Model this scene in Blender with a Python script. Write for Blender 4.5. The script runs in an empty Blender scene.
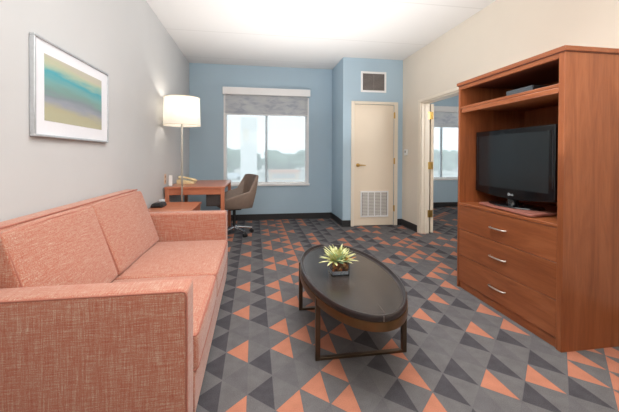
import bpy, bmesh, math, random
from mathutils import Vector, Matrix
R = random.Random(7)
C = bpy.context.scene.collection
S = bpy.context.scene
PI = math.pi

# ------------------------------------------------------------------ helpers
def lin(c):
    c = c / 255.0
    return c / 12.92 if c <= 0.04045 else ((c + 0.055) / 1.055) ** 2.4
def rgb(r, g, b): return (lin(r), lin(g), lin(b), 1.0)

def newmat(name):
    m = bpy.data.materials.new(name); m.use_nodes = True
    nt = m.node_tree
    return m, nt, nt.nodes['Principled BSDF']
def node(nt, t, **kw):
    n = nt.nodes.new(t)
    for k, v in kw.items():
        if k in n.inputs: n.inputs[k].default_value = v
        else: setattr(n, k, v)
    return n
def link(nt, a, b): nt.links.new(a, b)

def ramp(nt, stops):
    n = nt.nodes.new('ShaderNodeValToRGB')
    e = n.color_ramp.elements
    while len(e) > 1: e.remove(e[0])
    e[0].position = stops[0][0]; e[0].color = stops[0][1]
    for p, c in stops[1:]:
        x = e.new(p); x.color = c
    return n

def plain(name, col, rough=0.5, metal=0.0, spec=0.5, noise=0.0, nscale=60, bump=0.0, bscale=200):
    m, nt, b = newmat(name)
    b.inputs['Base Color'].default_value = col
    b.inputs['Roughness'].default_value = rough
    b.inputs['Metallic'].default_value = metal
    b.inputs['Specular IOR Level'].default_value = spec
    tc = node(nt, 'ShaderNodeTexCoord')
    if noise:
        n = node(nt, 'ShaderNodeTexNoise', Scale=nscale, Detail=4.0)
        link(nt, tc.outputs['Object'], n.inputs['Vector'])
        lo = tuple(max(0, v * (1 - noise)) for v in col[:3]) + (1,)
        hi = tuple(min(1, v * (1 + noise)) for v in col[:3]) + (1,)
        r = ramp(nt, [(0.3, lo), (0.7, hi)])
        link(nt, n.outputs['Fac'], r.inputs['Fac']); link(nt, r.outputs['Color'], b.inputs['Base Color'])
    if bump:
        n2 = node(nt, 'ShaderNodeTexNoise', Scale=bscale, Detail=3.0)
        link(nt, tc.outputs['Object'], n2.inputs['Vector'])
        bp = node(nt, 'ShaderNodeBump', Strength=bump, Distance=0.002)
        link(nt, n2.outputs['Fac'], bp.inputs['Height']); link(nt, bp.outputs['Normal'], b.inputs['Normal'])
    return m

def wood(name, c1, c2, c3, axis='z', rough=0.35, scale=1.0, spec=0.5):
    """stretched-noise wood; axis = grain direction"""
    m, nt, b = newmat(name)
    tc = node(nt, 'ShaderNodeTexCoord'); mp = node(nt, 'ShaderNodeMapping')
    s = {'x': (1.2, 14, 14), 'y': (14, 1.2, 14), 'z': (14, 14, 1.2)}[axis]
    mp.inputs['Scale'].default_value = tuple(v * scale for v in s)
    link(nt, tc.outputs['Object'], mp.inputs['Vector'])
    n = node(nt, 'ShaderNodeTexNoise', Scale=1.0, Detail=6.0, Roughness=0.6, Distortion=1.2)
    link(nt, mp.outputs['Vector'], n.inputs['Vector'])
    r = ramp(nt, [(0.28, c1), (0.5, c2), (0.72, c3)])
    link(nt, n.outputs['Fac'], r.inputs['Fac'])
    mp2 = node(nt, 'ShaderNodeMapping')
    mp2.inputs['Scale'].default_value = tuple(v * scale * 9 for v in s)
    link(nt, tc.outputs['Object'], mp2.inputs['Vector'])
    n2 = node(nt, 'ShaderNodeTexNoise', Scale=1.0, Detail=2.0)
    link(nt, mp2.outputs['Vector'], n2.inputs['Vector'])
    mx = node(nt, 'ShaderNodeMix', data_type='RGBA', blend_type='MULTIPLY')
    mx.inputs[0].default_value = 0.2
    r2 = ramp(nt, [(0.3, (0.55, 0.5, 0.5, 1)), (0.6, (1, 1, 1, 1))])
    link(nt, n2.outputs['Fac'], r2.inputs['Fac'])
    link(nt, r.outputs['Color'], mx.inputs[6]); link(nt, r2.outputs['Color'], mx.inputs[7])
    link(nt, mx.outputs[2], b.inputs['Base Color'])
    b.inputs['Roughness'].default_value = rough; b.inputs['Specular IOR Level'].default_value = spec
    return m

def smooth_by_angle(o, ang=35):
    me = o.data
    for p in me.polygons: p.use_smooth = True
    try:
        me.set_sharp_from_angle(angle=math.radians(ang))
    except Exception: pass

def wloc(o):
    v = Vector((0, 0, 0))
    while o is not None:
        v = v + o.location; o = o.parent
    return v

class MB:
    def __init__(s): s.v = []; s.f = []; s.m = []
    def add(s, verts, faces, mi=0):
        n = len(s.v); s.v += [tuple(v) for v in verts]
        s.f += [tuple(i + n for i in f) for f in faces]; s.m += [mi] * len(faces); return s
    def box(s, x0, x1, y0, y1, z0, z1, mi=0):
        v = [(x, y, z) for z in (z0, z1) for y in (y0, y1) for x in (x0, x1)]
        return s.add(v, [(0, 2, 3, 1), (4, 5, 7, 6), (0, 1, 5, 4), (2, 6, 7, 3), (0, 4, 6, 2), (1, 3, 7, 5)], mi)
    def tube(s, pts, r, n=10, closed=False, mi=0, flat=None):
        """circular tube along pts; r number or list"""
        P_ = [Vector(p) for p in pts]; N = len(P_)
        rs = r if isinstance(r, (list, tuple)) else [r] * N
        up = Vector((0, 0, 1)); rings = []
        prev = None
        for i in range(N):
            if closed: t = P_[(i + 1) % N] - P_[i - 1]
            else: t = P_[min(i + 1, N - 1)] - P_[max(i - 1, 0)]
            t.normalize()
            if prev is None:
                a = up if abs(t.dot(up)) < 0.95 else Vector((1, 0, 0))
                u = t.cross(a).normalized()
            else:
                u = (prev - t * prev.dot(t)).normalized()
            prev = u; w = t.cross(u)
            rings.append([P_[i] + (u * math.cos(2 * PI * k / n) + w * math.sin(2 * PI * k / n)) * rs[i] for k in range(n)])
        v = [p for rg in rings for p in rg]; f = []
        M_ = N if closed else N - 1
        for i in range(M_):
            j = (i + 1) % N
            for k in range(n):
                k2 = (k + 1) % n
                f.append((i * n + k, i * n + k2, j * n + k2, j * n + k))
        if not closed:
            f.append(tuple(reversed(range(n)))); f.append(tuple((N - 1) * n + k for k in range(n)))
        return s.add(v, f, mi)
    def lathe(s, prof, cx=0, cy=0, n=32, sx=1.0, sy=1.0, mi=0, caps=True):
        v = []; f = []; N = len(prof)
        for (r, z) in prof:
            for k in range(n):
                a = 2 * PI * k / n
                v.append((cx + r * sx * math.cos(a), cy + r * sy * math.sin(a), z))
        for i in range(N - 1):
            for k in range(n):
                k2 = (k + 1) % n
                f.append((i * n + k, i * n + k2, (i + 1) * n + k2, (i + 1) * n + k))
        if caps:
            if prof[0][0] > 1e-6: f.append(tuple(reversed(range(n))))
            if prof[-1][0] > 1e-6: f.append(tuple((N - 1) * n + k for k in range(n)))
        return s.add(v, f, mi)
    def prism(s, poly, axis, a0, a1, mi=0):
        """poly 2D list extruded along axis ('x': poly=(y,z), 'y': poly=(x,z), 'z': poly=(x,y))"""
        def mk(p, a):
            return {'x': (a, p[0], p[1]), 'y': (p[0], a, p[1]), 'z': (p[0], p[1], a)}[axis]
        n = len(poly)
        v = [mk(p, a0) for p in poly] + [mk(p, a1) for p in poly]
        f = [tuple(range(n)), tuple(reversed(range(n, 2 * n)))]
        for i in range(n):
            j = (i + 1) % n; f.append((i, i + n, j + n, j))
        return s.add(v, f, mi)
    def build(s, name, mats, parent=None, local=False, bevel=0, seg=2, smooth=None, subsurf=0, loc=None):
        me = bpy.data.meshes.new(name)
        off = wloc(parent) if (parent is not None and not local) else Vector((0, 0, 0))
        if loc is not None: off = off + Vector(loc)
        me.from_pydata([tuple(Vector(v) - off) for v in s.v], [], s.f)
        if not isinstance(mats, (list, tuple)): mats = [mats]
        for m in mats: me.materials.append(m)
        for p, mi in zip(me.polygons, s.m): p.material_index = mi
        bm = bmesh.new(); bm.from_mesh(me)
        bmesh.ops.recalc_face_normals(bm, faces=bm.faces); bm.to_mesh(me); bm.free()
        me.update()
        o = bpy.data.objects.new(name, me); C.objects.link(o)
        if parent is not None: o.parent = parent
        if loc is not None: o.location = loc
        if bevel:
            b = o.modifiers.new('bevel', 'BEVEL'); b.width = bevel; b.segments = seg; b.limit_method = 'ANGLE'
            b.angle_limit = math.radians(40); b.harden_normals = False
        if subsurf:
            sb = o.modifiers.new('sub', 'SUBSURF'); sb.levels = subsurf; sb.render_levels = subsurf
        if smooth or bevel: smooth_by_angle(o, smooth or 35)
        return o

def thing(name, label, cat, loc=(0, 0, 0), rz=0, group=None):
    o = bpy.data.objects.new(name, None); C.objects.link(o)
    o.empty_display_size = 0.05
    o.location = loc; o.rotation_euler = (0, 0, rz); o['label'] = label; o['category'] = cat
    if group: o['group'] = group
    return o
def tag(o, label, cat, group=None, kind=None):
    o['label'] = label; o['category'] = cat
    if group: o['group'] = group
    if kind: o['kind'] = kind
    return o
def struct(o, label=None, cat=None):
    o['kind'] = 'structure'
    if label: o['label'] = label
    if cat: o['category'] = cat
    return o

def pillow(corners, rad, puff, n=12):
    """rounded, puffed hexahedron. corners[ix][iy][iz] -> Vector; rad, puff per axis"""
    c = [[[Vector(corners[i][j][k]) for k in (0, 1)] for j in (0, 1)] for i in (0, 1)]
    size = [(c[1][0][0] - c[0][0][0]).length / 2, (c[0][1][0] - c[0][0][0]).length / 2, (c[0][0][1] - c[0][0][0]).length / 2]
    r = [min(0.98, rad / s_) for s_ in size]
    def line(a):
        e = r[a]
        pts = [-1, -1 + e * .15, -1 + e * .4, -1 + e * .7, -1 + e]
        m = [(-1 + e) + (2 - 2 * e) * i / n for i in range(1, n)]
        return pts + m + [-p for p in reversed(pts)]
    L = [line(0), line(1), line(2)]
    vid = {}; v = []; f = []
    def pt(p):
        key = tuple(round(x, 5) for x in p)
        if key in vid: return vid[key]
        q = [max(-(1 - r[a]), min(1 - r[a], p[a])) for a in range(3)]
        d = [(p[a] - q[a]) / r[a] for a in range(3)]
        ln = math.sqrt(sum(x * x for x in d))
        if ln > 0: q = [q[a] + r[a] * d[a] / ln for a in range(3)]
        for a in range(3):
            o1, o2 = [b for b in range(3) if b != a]
            if abs(p[a]) > 0.999:
                q[a] += math.copysign(1, p[a]) * puff[a] / size[a] * (1 - p[o1] ** 2) * (1 - p[o2] ** 2)
        t = [(x + 1) / 2 for x in q]
        P_ = Vector((0, 0, 0))
        for i in (0, 1):
            for j in (0, 1):
                for k in (0, 1):
                    P_ += c[i][j][k] * ((t[0] if i else 1 - t[0]) * (t[1] if j else 1 - t[1]) * (t[2] if k else 1 - t[2]))
        vid[key] = len(v); v.append(P_); return vid[key]
    for a in range(3):
        o1, o2 = [b for b in range(3) if b != a]
        for s_ in (-1, 1):
            for i in range(len(L[o1]) - 1):
                for j in range(len(L[o2]) - 1):
                    q = []
                    for (di, dj) in ((0, 0), (1, 0), (1, 1), (0, 1)):
                        p = [0, 0, 0]; p[a] = s_; p[o1] = L[o1][i + di]; p[o2] = L[o2][j + dj]; q.append(pt(p))
                    if len(set(q)) >= 3: f.append(tuple(dict.fromkeys(q)))
    m = MB(); m.add(v, f); return m
def boxc(x0, x1, y0, y1, z0, z1):
    return [[[(x, y, z) for z in (z0, z1)] for y in (y0, y1)] for x in (x0, x1)]

# ------------------------------------------------------------------ materials
def paint(name, col, bump=0.15):
    return plain(name, col, rough=0.65, spec=0.3, noise=0.012, nscale=3, bump=bump, bscale=260)
M = {}
M['wall_grey'] = paint('warm_grey_paint', rgb(203, 204, 205))
M['wall_blue'] = paint('blue_paint', rgb(174, 197, 212))
M['wall_cream'] = paint('cream_paint', rgb(226, 217, 203))
M['trim'] = plain('cream_gloss_trim', rgb(232, 222, 205), rough=0.4, noise=0.01, nscale=5)
M['door'] = plain('cream_door', rgb(230, 216, 196), rough=0.42, noise=0.01, nscale=5)
M['white'] = plain('white_paint', rgb(238, 238, 238), rough=0.4, noise=0.01, nscale=5)
M['base'] = plain('black_rubber_baseboard', rgb(40, 40, 42), rough=0.5, noise=0.1, nscale=40)
M['brass'] = plain('aged_brass', rgb(205, 170, 100), rough=0.3, metal=1.0, noise=0.05)
M['nickel'] = plain('brushed_nickel', rgb(200, 196, 188), rough=0.3, metal=1.0, noise=0.05, nscale=200)
M['chrome'] = plain('polished_chrome', rgb(215, 215, 218), rough=0.15, metal=1.0, noise=0.02)
M['bronze'] = plain('bronze_metal', rgb(128, 98, 68), rough=0.32, metal=0.9, noise=0.12, nscale=12)
M['bronze_leg'] = plain('dark_bronze_metal', rgb(96, 80, 66), rough=0.35, metal=0.85, noise=0.1, nscale=12)
M['black_gloss'] = plain('black_gloss_plastic', rgb(16, 17, 20), rough=0.12, noise=0.05)
M['black_matte'] = plain('black_plastic', rgb(30, 30, 32), rough=0.5, noise=0.1)
M['screen'] = plain('dark_tv_glass', rgb(30, 38, 42), rough=0.22, noise=0.04, nscale=4, spec=0.6)
M['shade_cloth'] = None

CH = (rgb(122, 66, 36), rgb(142, 80, 46), rgb(158, 94, 58))
M['cherry_v'] = wood('cherry_wood_vertical', *CH, axis='z', rough=0.33)
M['cherry_h'] = wood('cherry_wood_horizontal', *CH, axis='y', rough=0.33)
M['cherry_x'] = wood('cherry_wood_across', *CH, axis='x', rough=0.3)
M['oak_h'] = wood('red_cherry_desk_wood', rgb(178, 104, 74), rgb(194, 120, 88), rgb(208, 136, 104), axis='x', rough=0.3)
M['oak_v'] = wood('red_cherry_leg_wood', rgb(178, 104, 74), rgb(194, 120, 88), rgb(208, 136, 104), axis='z', rough=0.35)
M['tray'] = wood('dark_stained_tray', rgb(44, 39, 37), rgb(56, 50, 47), rgb(68, 61, 57), axis='y', rough=0.24, spec=0.4, scale=1.4)
M['tray_rim'] = plain('dark_lacquered_rim', rgb(48, 42, 42), rough=0.28, noise=0.1, nscale=20)
M['board'] = wood('rosy_brown_board', rgb(140, 88, 78), rgb(158, 102, 90), rgb(170, 114, 100), axis='y', rough=0.35)

# ceiling with faint panel seams running across the room
def mat_ceiling():
    m, nt, b = newmat('ceiling_paint')
    tc = node(nt, 'ShaderNodeTexCoord'); sp = node(nt, 'ShaderNodeSeparateXYZ')
    link(nt, tc.outputs['Object'], sp.inputs[0])
    md = node(nt, 'ShaderNodeMath', operation='PINGPONG'); md.inputs[1].default_value = 0.61
    ad = node(nt, 'ShaderNodeMath', operation='ADD'); ad.inputs[1].default_value = -3.36
    link(nt, sp.outputs['Y'], ad.inputs[0]); link(nt, ad.outputs[0], md.inputs[0])
    r = ramp(nt, [(0.0, (0.64, 0.63, 0.61, 1)), (0.014, (0.76, 0.75, 0.735, 1))])
    link(nt, md.outputs[0], r.inputs['Fac'])
    link(nt, r.outputs['Color'], b.inputs['Base Color'])
    n = node(nt, 'ShaderNodeTexNoise', Scale=120.0, Detail=3.0)
    link(nt, tc.outputs['Object'], n.inputs['Vector'])
    bp = node(nt, 'ShaderNodeBump', Strength=0.2, Distance=0.003)
    link(nt, n.outputs['Fac'], bp.inputs['Height']); link(nt, bp.outputs['Normal'], b.inputs['Normal'])
    b.inputs['Roughness'].default_value = 0.8
    return m
M['ceiling'] = mat_ceiling()

def mat_carpet(name, c, var):
    m, nt, b = newmat(name)
    tc = node(nt, 'ShaderNodeTexCoord')
    n = node(nt, 'ShaderNodeTexNoise', Scale=230.0, Detail=3.0)
    link(nt, tc.outputs['Object'], n.inputs['Vector'])
    n3 = node(nt, 'ShaderNodeTexNoise', Scale=14.0, Detail=3.0)
    link(nt, tc.outputs['Object'], n3.inputs['Vector'])
    av = node(nt, 'ShaderNodeMath', operation='MULTIPLY_ADD'); av.inputs[1].default_value = 0.35
    link(nt, n3.outputs['Fac'], av.inputs[0])
    sc = node(nt, 'ShaderNodeMath', operation='MULTIPLY'); sc.inputs[1].default_value = 0.65
    link(nt, n.outputs['Fac'], sc.inputs[0]); link(nt, sc.outputs[0], av.inputs[2])
    lo = tuple(v * (1 - var) for v in c[:3]) + (1,); hi = tuple(v * (1 + var) for v in c[:3]) + (1,)
    r = ramp(nt, [(0.35, lo), (0.65, hi)])
    link(nt, av.outputs[0], r.inputs['Fac']); link(nt, r.outputs['Color'], b.inputs['Base Color'])
    bp = node(nt, 'ShaderNodeBump', Strength=0.5, Distance=0.004)
    link(nt, n.outputs['Fac'], bp.inputs['Height']); link(nt, bp.outputs['Normal'], b.inputs['Normal'])
    b.inputs['Roughness'].default_value = 0.95; b.inputs['Specular IOR Level'].default_value = 0.1
    return m
CARPET = [mat_carpet('carpet_grey', rgb(96, 94, 96), .2), mat_carpet('carpet_light_grey', rgb(101, 99, 100), .2),
          mat_carpet('carpet_charcoal', rgb(72, 70, 74), .25), mat_carpet('carpet_orange', rgb(174, 116, 94), .16)]

def mat_fabric():
    m, nt, b = newmat('salmon_tweed')
    tc = node(nt, 'ShaderNodeTexCoord')
    outs = []
    for i, s_ in enumerate(((16, 260, 260), (260, 16, 260), (260, 260, 14))):
        mp = node(nt, 'ShaderNodeMapping'); mp.inputs['Scale'].default_value = s_
        mp.inputs['Location'].default_value = (i * 3.1, i * 1.7, 0)
        link(nt, tc.outputs['Object'], mp.inputs['Vector'])
        n = node(nt, 'ShaderNodeTexNoise', Scale=1.0, Detail=2.0, Roughness=0.6)
        link(nt, mp.outputs['Vector'], n.inputs['Vector']); outs.append(n.outputs['Fac'])
    a = node(nt, 'ShaderNodeMath', operation='ADD'); link(nt, outs[0], a.inputs[0]); link(nt, outs[1], a.inputs[1])
    a2 = node(nt, 'ShaderNodeMath', operation='ADD'); link(nt, a.outputs[0], a2.inputs[0]); link(nt, outs[2], a2.inputs[1])
    d = node(nt, 'ShaderNodeMath', operation='DIVIDE'); d.inputs[1].default_value = 3.0
    link(nt, a2.outputs[0], d.inputs[0])
    r = ramp(nt, [(0.36, rgb(162, 86, 68)), (0.46, rgb(178, 112, 91)), (0.54, rgb(180, 132, 113)), (0.65, rgb(202, 178, 158))])
    link(nt, d.outputs[0], r.inputs['Fac']); link(nt, r.outputs['Color'], b.inputs['Base Color'])
    bp = node(nt, 'ShaderNodeBump', Strength=0.35, Distance=0.003)
    link(nt, d.outputs[0], bp.inputs['Height']); link(nt, bp.outputs['Normal'], b.inputs['Normal'])
    b.inputs['Roughness'].default_value = 0.85; b.inputs['Specular IOR Level'].default_value = 0.2
    b.inputs['Sheen Weight'].default_value = 0.25; b.inputs['Sheen Roughness'].default_value = 0.5
    return m
M['fabric'] = mat_fabric()
M['piping'] = plain('salmon_piping', rgb(168, 104, 88), rough=0.8, noise=0.2, nscale=300)
M['chair'] = plain('taupe_leather', rgb(138, 120, 108), rough=0.5, noise=0.08, nscale=15, bump=0.1)

# ------------------------------------------------------------------ room shell
XL, XR, XB, YD, YB, H = -1.13, 2.49, 1.447, 6.18, 5.38, 2.80
XF, YN, Y0 = 6.4, 7.2, -1.6     # next room's far side, its window wall, open end behind the camera

K0, W, PY = -0.032, 0.1294, 0.25
N_ = 26
def cyc(s): return (s * 30)[:N_]
COL = {-3: cyc('.O.'), -2: '.B.O..O.OO.O.OO.O.OO.O.OO.', -1: cyc('B'), 0: cyc('O.'), 1: 'BBB.BBBBB.BBBB.BBBBB.BBBBB', 2: 'O' + ('.OO' * 9)[:N_ - 1],
       3: cyc('.O'), 4: cyc('O'), 5: '...O..O..O.OO..O..OO..OO..', 6: cyc('B'), 7: 'OOO..OO..O..OOO..OOO..OO..', 8: cyc('B'),
       9: '.B.BB.B.BB.BB.BB.BB.BB.B.B', 10: 'O..O..O..O.OO..O..O..O..O.', 11: cyc('B'), 12: cyc('O.'), 13: 'BBB.BBBBBB.BBB.BBBB.BBBBBB',
       14: 'O.OO.OO.OO.OO.OO.OO.OO.OO.', 15: 'OO.....O.O.O..O..O.O.O..O.', 16: 'OO..B.OOOOOOO..O.O.OO.O.O.', 17: '.OB....B.O.OO.B..O.O..O.O.',
       18: cyc('B')}
mb = MB()
def clampx(x): return max(XL, min(XF, x))
def clampy(y): return max(Y0, min(YN, y))
for k in range(-9, 52):
    xk = K0 + W * k; xa = xk - W
    if xk <= XL or xa >= XF: continue
    base = 1.525 if k % 2 == 0 else 1.40
    for n in range(-14, 26):
        yc = base + PY * n
        if yc + PY < Y0 or yc - PY / 2 > YN: continue
        if n < 0: ch = (COL.get(k, COL[k % 19 if (k % 19) in COL else 0]))[(n * 7) % 24]
        elif k in COL: ch = COL[k][n]
        else: ch = COL[(k * 5) % 19][(n + k) % 24]
        tri = [(xa, yc), (xk, yc - PY / 2), (xk, yc + PY / 2)]
        other = [(xa, yc), (xk, yc + PY / 2), (xa, yc + PY)]
        c3 = lambda L: [(clampx(x), clampy(y), 0.0) for x, y in L]
        mb.add(c3(other), [(0, 1, 2)], 1)
        if ch == '.': mb.add(c3(tri), [(0, 1, 2)], 0)
        else:
            cx = sum(p[0] for p in tri) / 3; cy = sum(p[1] for p in tri) / 3
            s_ = 0.955
            inn = [(cx + (x - cx) * s_, cy + (y - cy) * s_) for x, y in tri]
            mb.add(c3(tri + inn), [(0, 1, 4, 3), (1, 2, 5, 4), (2, 0, 3, 5)], 0)
            mb.add(c3(inn), [(0, 1, 2)], 2 if ch == 'B' else 3)
fl = mb.build('floor', CARPET); struct(fl)
for m_ in (MB().box(XL - .15, XF + .15, Y0, YN + .15, -0.12, -0.01),):
    struct(m_.build('floor_slab', M['base']))
cl = MB().box(XL - .15, XF + .15, Y0, YN + .15, H, H + .12).build('ceiling', M['ceiling']); struct(cl)

struct(MB().box(XL - .15, XL, Y0, YD + .15, 0, H).build('wall_left', M['wall_grey']))
# back wall with window opening
WX0, WX1, WZ0, WZ1 = -0.525, 0.985, 0.655, 2.29
b = MB()
b.box(XL, WX0, YD, YD + .15, 0, H).box(WX1, XB, YD, YD + .15, 0, H)
b.box(WX0, WX1, YD, YD + .15, 0, WZ0).box(WX0, WX1, YD, YD + .15, WZ1, H)
struct(b.build('wall_back', M['wall_blue']))
# closet bump: side wall and front wall with door opening
DX0, DX1, DZ = 1.64, 2.338, 2.037
b = MB()
b.box(XB, XB + .1, YB, YD + .15, 0, H)
b.box(XB + .1, DX0, YB, YB + .12, 0, H).box(DX1, XR, YB, YB + .12, 0, H).box(DX0, DX1, YB, YB + .12, DZ, H)
struct(b.build('wall_closet', M['wall_blue']))
struct(MB().box(XB + .1, XR, YD, YD + .12, 0, H).build('wall_closet_inner', M['wall_grey']))
# right wall with doorway
OY0, OY1, OZ = 3.66, 4.735, 1.985
b = MB()
b.box(XR, XR + .13, Y0, OY0, 0, H).box(XR, XR + .13, OY1, YN, 0, H).box(XR, XR + .13, OY0, OY1, OZ, H)
struct(b.build('wall_right', M['wall_cream']))
struct(MB().box(XL - .15, XF + .12, Y0 - .12, Y0, 0, H).build('wall_front', M['wall_cream']))
# next room
NX0, NX1, NZ0, NZ1 = 3.63, 5.06, 0.655, 2.29
b = MB()
b.box(XR + .13, NX0, YN, YN + .15, 0, H).box(NX1, XF, YN, YN + .15, 0, H)
b.box(NX0, NX1, YN, YN + .15, 0, NZ0).box(NX0, NX1, YN, YN + .15, NZ1, H)
struct(b.build('wall_bedroom_back', M['wall_blue']))
struct(MB().box(XF, XF + .12, Y0, YN, 0, H).build('wall_bedroom_right', M['wall_grey']))

def baseboard(name, x0, x1, y0, y1, face):
    """small cove-base: slab with a toe lip"""
    m_ = MB().box(x0, x1, y0, y1, 0.0, 0.105)
    if face == '-y': m_.box(x0, x1, y0 - .006, y0, 0.0, 0.012)
    if face == '+x': m_.box(x1, x1 + .006, y0, y1, 0.0, 0.012)
    if face == '-x': m_.box(x0 - .006, x0, y0, y1, 0.0, 0.012)
    struct(m_.build(name, M['base'], bevel=0.002))
baseboard('baseboard_back', XL, XB, YD - .012, YD, '-y')
baseboard('baseboard_left', XL, XL + .012, Y0, YD - .012, '+x')
baseboard('baseboard_closet_side', XB - .012, XB, YB - .012, YD - .012, '-x')
baseboard('baseboard_closet_left', XB, 1.583, YB - .012, YB, '-y')
baseboard('baseboard_closet_right', 2.402, XR, YB - .012, YB, '-y')
baseboard('baseboard_right', XR - .012, XR, 4.81, YB - .012, '-x')
baseboard('baseboard_right_front', XR - .012, XR, Y0, 3.585, '-x')
baseboard('baseboard_bedroom', XR + .13, XF, YN - .012, YN, '-y')

# ------------------------------------------------------------------ windows
def mat_pane():
    m, nt, b = newmat('hazy_window_glass')
    out = nt.nodes['Material Output']; nt.nodes.remove(b)
    tr = node(nt, 'ShaderNodeBsdfTransparent'); tr.inputs['Color'].default_value = (0.97, 0.99, 0.985, 1)
    tl = node(nt, 'ShaderNodeBsdfTranslucent'); tl.inputs['Color'].default_value = (0.93, 0.96, 0.97, 1)
    mx = node(nt, 'ShaderNodeMixShader'); mx.inputs[0].default_value = 0.32
    link(nt, tr.outputs[0], mx.inputs[1]); link(nt, tl.outputs[0], mx.inputs[2])
    gl = node(nt, 'ShaderNodeBsdfGlossy'); gl.inputs['Roughness'].default_value = 0.03
    mx2 = node(nt, 'ShaderNodeMixShader'); mx2.inputs[0].default_value = 0.006
    link(nt, mx.outputs[0], mx2.inputs[1]); link(nt, gl.outputs[0], mx2.inputs[2])
    link(nt, mx2.outputs[0], out.inputs['Surface'])
    return m
M['pane'] = mat_pane()
M['alu'] = plain('pale_blue_grey_frame', rgb(190, 204, 212), rough=0.4, noise=0.02)
def mat_shade():
    m, nt, b = newmat('printed_roller_cloth')
    out = nt.nodes['Material Output']
    tc = node(nt, 'ShaderNodeTexCoord')
    mp = node(nt, 'ShaderNodeMapping'); mp.inputs['Scale'].default_value = (5, 5, 14)
    link(nt, tc.outputs['Object'], mp.inputs['Vector'])
    n = node(nt, 'ShaderNodeTexNoise', Scale=1.0, Detail=5.0, Distortion=0.6)
    link(nt, mp.outputs['Vector'], n.inputs['Vector'])
    r = ramp(nt, [(0.35, rgb(196, 197, 203)), (0.5, rgb(218, 217, 219)), (0.65, rgb(226, 225, 224))])
    link(nt, n.outputs['Fac'], r.inputs['Fac'])
    link(nt, r.outputs['Color'], b.inputs['Base Color']); b.inputs['Roughness'].default_value = 0.9
    tl = node(nt, 'ShaderNodeBsdfTranslucent'); link(nt, r.outputs['Color'], tl.inputs['Color'])
    mx = node(nt, 'ShaderNodeMixShader'); mx.inputs[0].default_value = 0.6
    link(nt, b.outputs[0], mx.inputs[1]); link(nt, tl.outputs[0], mx.inputs[2])
    link(nt, mx.outputs[0], out.inputs['Surface'])
    return m
M['shade_cloth'] = mat_shade()

def window(name, x0, x1, z0, z1, y, mull):
    e = thing(name, '', '', ((x0 + x1) / 2, y, z0)); del e['label']; del e['category']; e['kind'] = 'structure'
    f = MB(); t = .035
    f.box(x0, x1, y + .055, y + .11, z0, z0 + t).box(x0, x1, y + .055, y + .11, z1 - t, z1)
    f.box(x0, x0 + t, y + .055, y + .11, z0 + t, z1 - t).box(x1 - t, x1, y + .055, y + .11, z0 + t, z1 - t)
    f.build('window_frame', M['white'], e, bevel=.003)
    MB().box(mull - .018, mull + .018, y + .05, y + .105, z0 + t, z1 - t).build('mullion', M['alu'], e, bevel=.003)
    MB().box(x0 + t, mull - .018, y + .08, y + .084, z0 + t, z1 - t).build('pane', M['pane'], e)
    MB().box(mull + .018, x1 - t, y + .08, y + .084, z0 + t, z1 - t).build('pane', M['pane'], e)
    MB().box(x0 - .035, x1 + .035, y - .03, y + .055, z0 - .035, z0 + .004).build('window_sill', M['white'], e, bevel=.004)
    # side channels of the shade
    for s_, xx in ((-1, x0), (1, x1)):
        MB().box(xx - .018, xx + .018, y - .018, y - .001, z0 + .006, z1 - .04).build('side_channel', M['white'], e, bevel=.003)
    return e
window('window_1', WX0, WX1, WZ0, WZ1, YD, 0.222)
window('window_2', NX0, NX1, NZ0, NZ1, YN, 4.335)

def roller(label, x0, x1, y, z_bot, z_top, zv):
    e = thing('roller_shade', label, 'window shade', ((x0 + x1) / 2, y - .05, z_top))
    v = MB().box(x0 - .02, x1 + .02, y - .085, y - .002, z_top, zv)
    v.build('valance', M['white'], e, bevel=.004)
    MB().box(x0 + .025, x1 - .025, y - .024, y - .021, z_bot, z_top).build('shade_cloth', M['shade_cloth'], e)
    MB().box(x0 + .022, x1 - .022, y - .030, y - .016, z_bot - .022, z_bot).build('hem_bar', M['white'], e, bevel=.004)
    return e
roller('white valance with half-lowered grey printed roller shade over desk-side window', -.535, 1.0, YD, 1.925, 2.262, 2.39)
roller('roller shade on the bedroom window seen through the open doorway', 3.62, 5.07, YN, 1.87, 2.2, 2.33)

# ------------------------------------------------------------------ doors
d1 = bpy.data.objects.new('door_1', None); C.objects.link(d1); d1.location = (1.99, YB, 0); d1['kind'] = 'structure'
c = MB(); cw = .055
c.box(DX0 - cw, DX0, YB - .016, YB, 0, DZ + .048).box(DX1, DX1 + cw + .01, YB - .016, YB, 0, DZ + .048)
c.box(DX0, DX1, YB - .016, YB, DZ, DZ + .048)
c.build('door_casing', M['trim'], d1, bevel=.004)
leaf = MB().box(DX0 + .004, DX1 - .004, YB + .002, YB + .042, 0.008, DZ - .004)
leaf_o = leaf.build('door_leaf', M['door'], d1, bevel=.002)
# lever handle
h = MB()
def cyl_y(m_, x, z, r, y0, y1, n=20):
    m_.tube([(x, y0, z), (x, y1, z)], r, n=n)
cyl_y(h, 1.705, 1.02, .03, YB - .008, YB + .002)
cyl_y(h, 1.705, 1.02, .012, YB - .05, YB - .006)
h.tube([(1.705, YB - .048, 1.02), (1.74, YB - .052, 1.022), (1.78, YB - .05, 1.02), (1.825, YB - .046, 1.016)], [.011, .010, .009, .008], n=12)
h.build('door_handle', M['brass'], d1, smooth=50)
for z in (1.86, 1.09, .29):
    g = MB().box(DX1 - .012, DX1 + .014, YB - .02, YB - .0155, z - .05, z + .05)
    g.tube([(DX1 + .001, YB - .024, z - .052), (DX1 + .001, YB - .024, z + .052)], .007, n=10)
    g.build('hinge', M['brass'], d1, smooth=40)
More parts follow.
